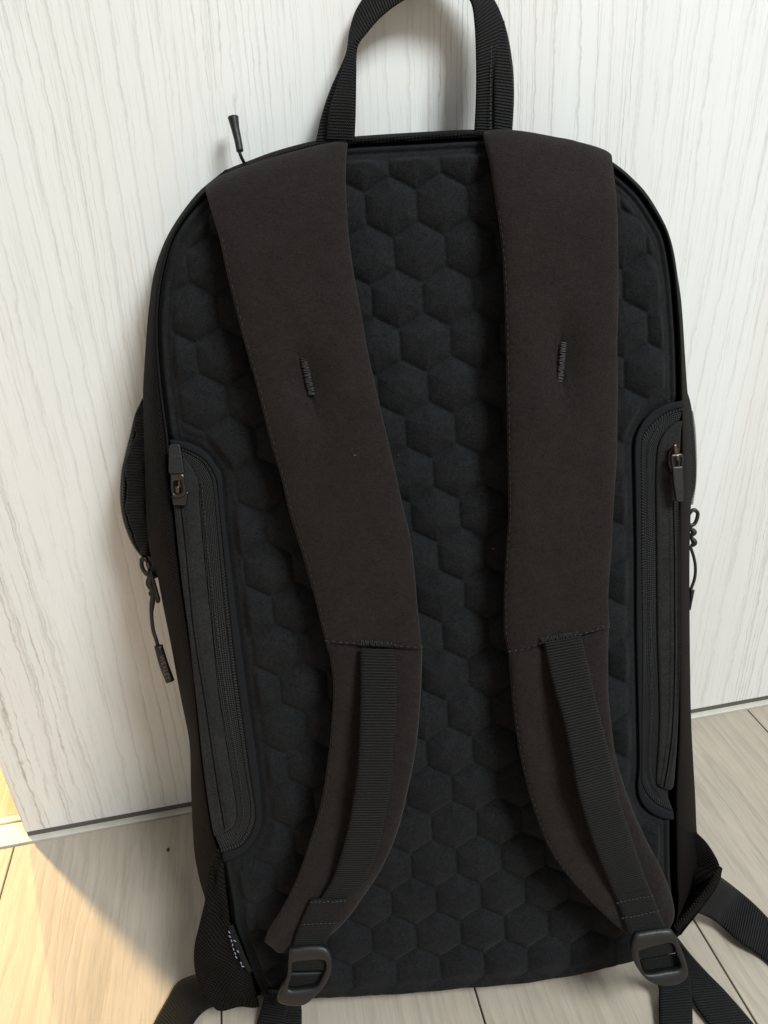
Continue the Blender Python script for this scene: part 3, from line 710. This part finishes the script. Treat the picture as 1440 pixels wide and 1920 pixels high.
# ---- grab handle
hd = slab('grab_handle', [A(592,266,-.006), A(603,215,-.008), A(622,160,-.009), A(650,100,-.008), A(657,55,-.006), A(672,10,-.004), A(715,-45,-.003), A(780,-75,-.003), A(845,-60,-.004), A(915,-15,-.005), A(945,40,-.007), A(960,110,-.008), A(964,180,-.008), A(960,254,-.006)],
          [A(665,266,-.006), A(667,215,-.005), A(668,150,-.002), A(668,92,.000), A(690,60,.002), A(722,26,.003), A(765,-3,.003), A(810,-15,.003), A(850,-15,.003), A(880,-2,.002), A(889,40,.000), A(892,110,-.002), A(892,180,-.004), A(889,248,-.006)], .0019, m_web, pack, 150, 12, p=10)
slab('handle_fold', [A(655,80,-.002), A(645,120,-.001), A(632,160,-.001), A(618,205,-.001), A(612,262,-.002)],
     [A(666,84,.000), A(665,120,.001), A(663,160,.002), A(663,205,.003), A(663,264,.000)], .0015, m_web2, hd, 40, 8, p=10)
slab('handle_fold', [A(926,40,-.0066), A(925,120,-.0045), A(925,180,-.0042), A(925,246,-.0045)],
     [A(946,40,-.0066), A(959,120,-.0055), A(963,180,-.0052), A(959,252,-.0045)], .0018, m_web, hd, 40, 8, p=10)
stitch_line('seam_stitching', [A(921,80,-.0035), A(920,140,-.0028), A(920,240,-.003)], m_thread2, hd, .002, .0008, .0003)

# fabric tabs poking over the top edge
plate('loop_tab', P_([(408,332),(421,318),(427,316),(434,322),(424,334)], -.006), .002, m_band, pack, .0005)
plate('loop_tab', P_([(1082,274),(1088,269),(1100,272),(1112,278),(1100,284)], -.004), .002, m_band, pack, .0005)
# upper zipper cord sticking up
zp = tube('zipper_cord', [A(462,312,-.012), A(455,300,-.008), A(450,288,-.006), A(447,276,-.006)], .0008, m_thread, pack, 16, 6)
tube('cord_end', [A(450,284,-.006), A(446,262,-.006), A(441,240,-.006), A(437,219,-.006)], [.0017, .0018, .0020, .0026], m_plastic, zp, 20, 8)

# ---- left side compartment, half unzipped and bulging
out_ = [(272,744),(266,754),(255,778),(247,810),(237,850),(229,888),(227,935),(232,973),(244,1008),(258,1032),(274,1050)]
inn_ = [(285,744),(285,754),(285,778),(285,810),(285,850),(285,888),(285,935),(285,973),(286,1008),(287,1032),(290,1050)]
sc2 = slab('side_compartment', [A(x, y, -.040) for x, y in out_], [A(x, y, -.036) for x, y in inn_], .003, m_dark, pack, 60, 8)
sc2['label'] = 'half unzipped compartment bulging at the left side'
def wavy(s, arc, tot, sg): return .0006 * math.sin(arc * 260) + .0003 * math.sin(arc * 700 + 4 * s)
slab('grosgrain_tape', [A(262,762,-.034), A(252,785,-.034), A(253,815,-.034), A(241,850,-.034), A(235,885,-.034), A(238,920,-.034), A(236,950,-.034), A(243,985,-.034), A(258,1020,-.034), A(268,1040,-.034)],
     [A(280,762,-.031), A(279,790,-.031), A(280,820,-.031), A(277,850,-.031), A(272,885,-.031), A(276,925,-.031), A(274,955,-.031), A(279,985,-.031), A(281,1020,-.031), A(276,1040,-.031)], .0014, m_gros, sc2, 100, 8, hf=wavy)
ZT = spline([A(x + 1.5, y, -.0385) for x, y in out_], 120); DZ = np.gradient(ZT, axis=0); DZ /= np.linalg.norm(DZ, axis=1)[:, None]
XZ = np.cross(DZ, [0, 0, 1.0])
bits('zipper_teeth', ZT, XZ, m_tooth, sc2, .0012, .00042)
stitch_line('zipper_chain', [A(x + 5, y, -.037) for x, y in out_[1:]], m_thread2, sc2, .0016, .0006, .0004)
sl_ = ring('zipper_slider', P_([(262,1046),(272,1042),(279,1052),(283,1075),(279,1082),(270,1076),(263,1062)], -.034), P_([(270,1052),(274,1054),(277,1066),(277,1072),(272,1068),(269,1058)], -.034), .0030, m_metal, sc2, 36, 8)
plate('slider_body', P_([(274,1040),(284,1044),(293,1056),(297,1082),(290,1086),(280,1066)], -.033), .004, m_metal, sc2, .0006)
plate('bridge_pin', P_([(272,1056),(279,1054),(282,1064),(276,1068)], -.031), .0018, m_bronze, sc2, .0004)
plate('pull_tab', P_([(279,1072),(284,1070),(300,1126),(298,1132),(292,1131)], -.028), .0022, m_metal, sc2, .0005)
tube('zipper_cord', [A(283,1078,-.030), A(279,1092,-.029), A(284,1104,-.029), A(287,1112,-.029), A(286,1125,-.029), A(284,1150,-.029), A(287,1180,-.029), A(293,1200,-.029), A(297,1214,-.031)], [.0014, .0019, .0012, .0016, .0011, .0011, .0011, .0011, .0011], m_thread, sc2, 50, 8)
tube('cord_knot', [A(281,1110,-.029), A(286,1115,-.030), A(290,1118,-.031)], [.0012, .0019, .0012], m_thread, sc2, 10, 8)
tg = slab('cord_end', P_([(289,1212),(298,1246),(311,1280)], -.030), P_([(305,1209),(315,1242),(327,1275)], -.030), .0042, m_plastic, sc2, 20, 12, p=2.6)
dd = A(318, 1278, -.0275) - A(298, 1210, -.0275)
lettering('WEXLEY', .0038, A(308.5, 1252, -.0273), dd, A(330, 1250, -.0275) - A(300, 1258, -.0275), m_letter, sc2)

# ---- right side compartment zipper
rc = slab('side_compartment', [A(x, y, -.020) for x, y in [(1284,728),(1286,775),(1287,840),(1287,900),(1287,945)]],
     [A(x, y, -.034) for x, y in [(1286,732),(1294,775),(1301,850),(1301,905),(1293,945)]], .003, m_band, pack, 40, 8, endround=.012)
rc['label'] = 'zipped compartment edge at the right side'
ZT = spline([A(x, y, -.034) for x, y in [(1297,772),(1302,810),(1304,860),(1303,905),(1297,945)]], 60)
bits('zipper_teeth', ZT, np.tile(np.array([[1.0, 0, 0]]), (60, 1)), m_tooth, rc, .0009, .0004)
tube('pull_loop', [A(1290,966,-.03), A(1300,956,-.03), A(1308,962,-.03), A(1306,975,-.03), A(1300,984,-.03), A(1292,984,-.03)], .0011, m_plastic, rc, 40, 8)
tube('cord_knot', [A(1294,990,-.03), A(1301,998,-.03), A(1296,1006,-.03), A(1302,1018,-.03), A(1296,1024,-.03)], [.001, .0018, .001, .0018, .001], m_thread, rc, 30, 8)
tube('zipper_cord', [A(1294,1024,-.03), A(1301,1045,-.03), A(1304,1066,-.03), A(1302,1086,-.03), A(1295,1106,-.03)], .0009, m_thread, rc, 30, 8)
slab('cord_end', P_([(1293,1102),(1290,1142)], -.03), P_([(1302,1106),(1294,1144)], -.03), .003, m_plastic, rc, 12, 8, p=2.6)
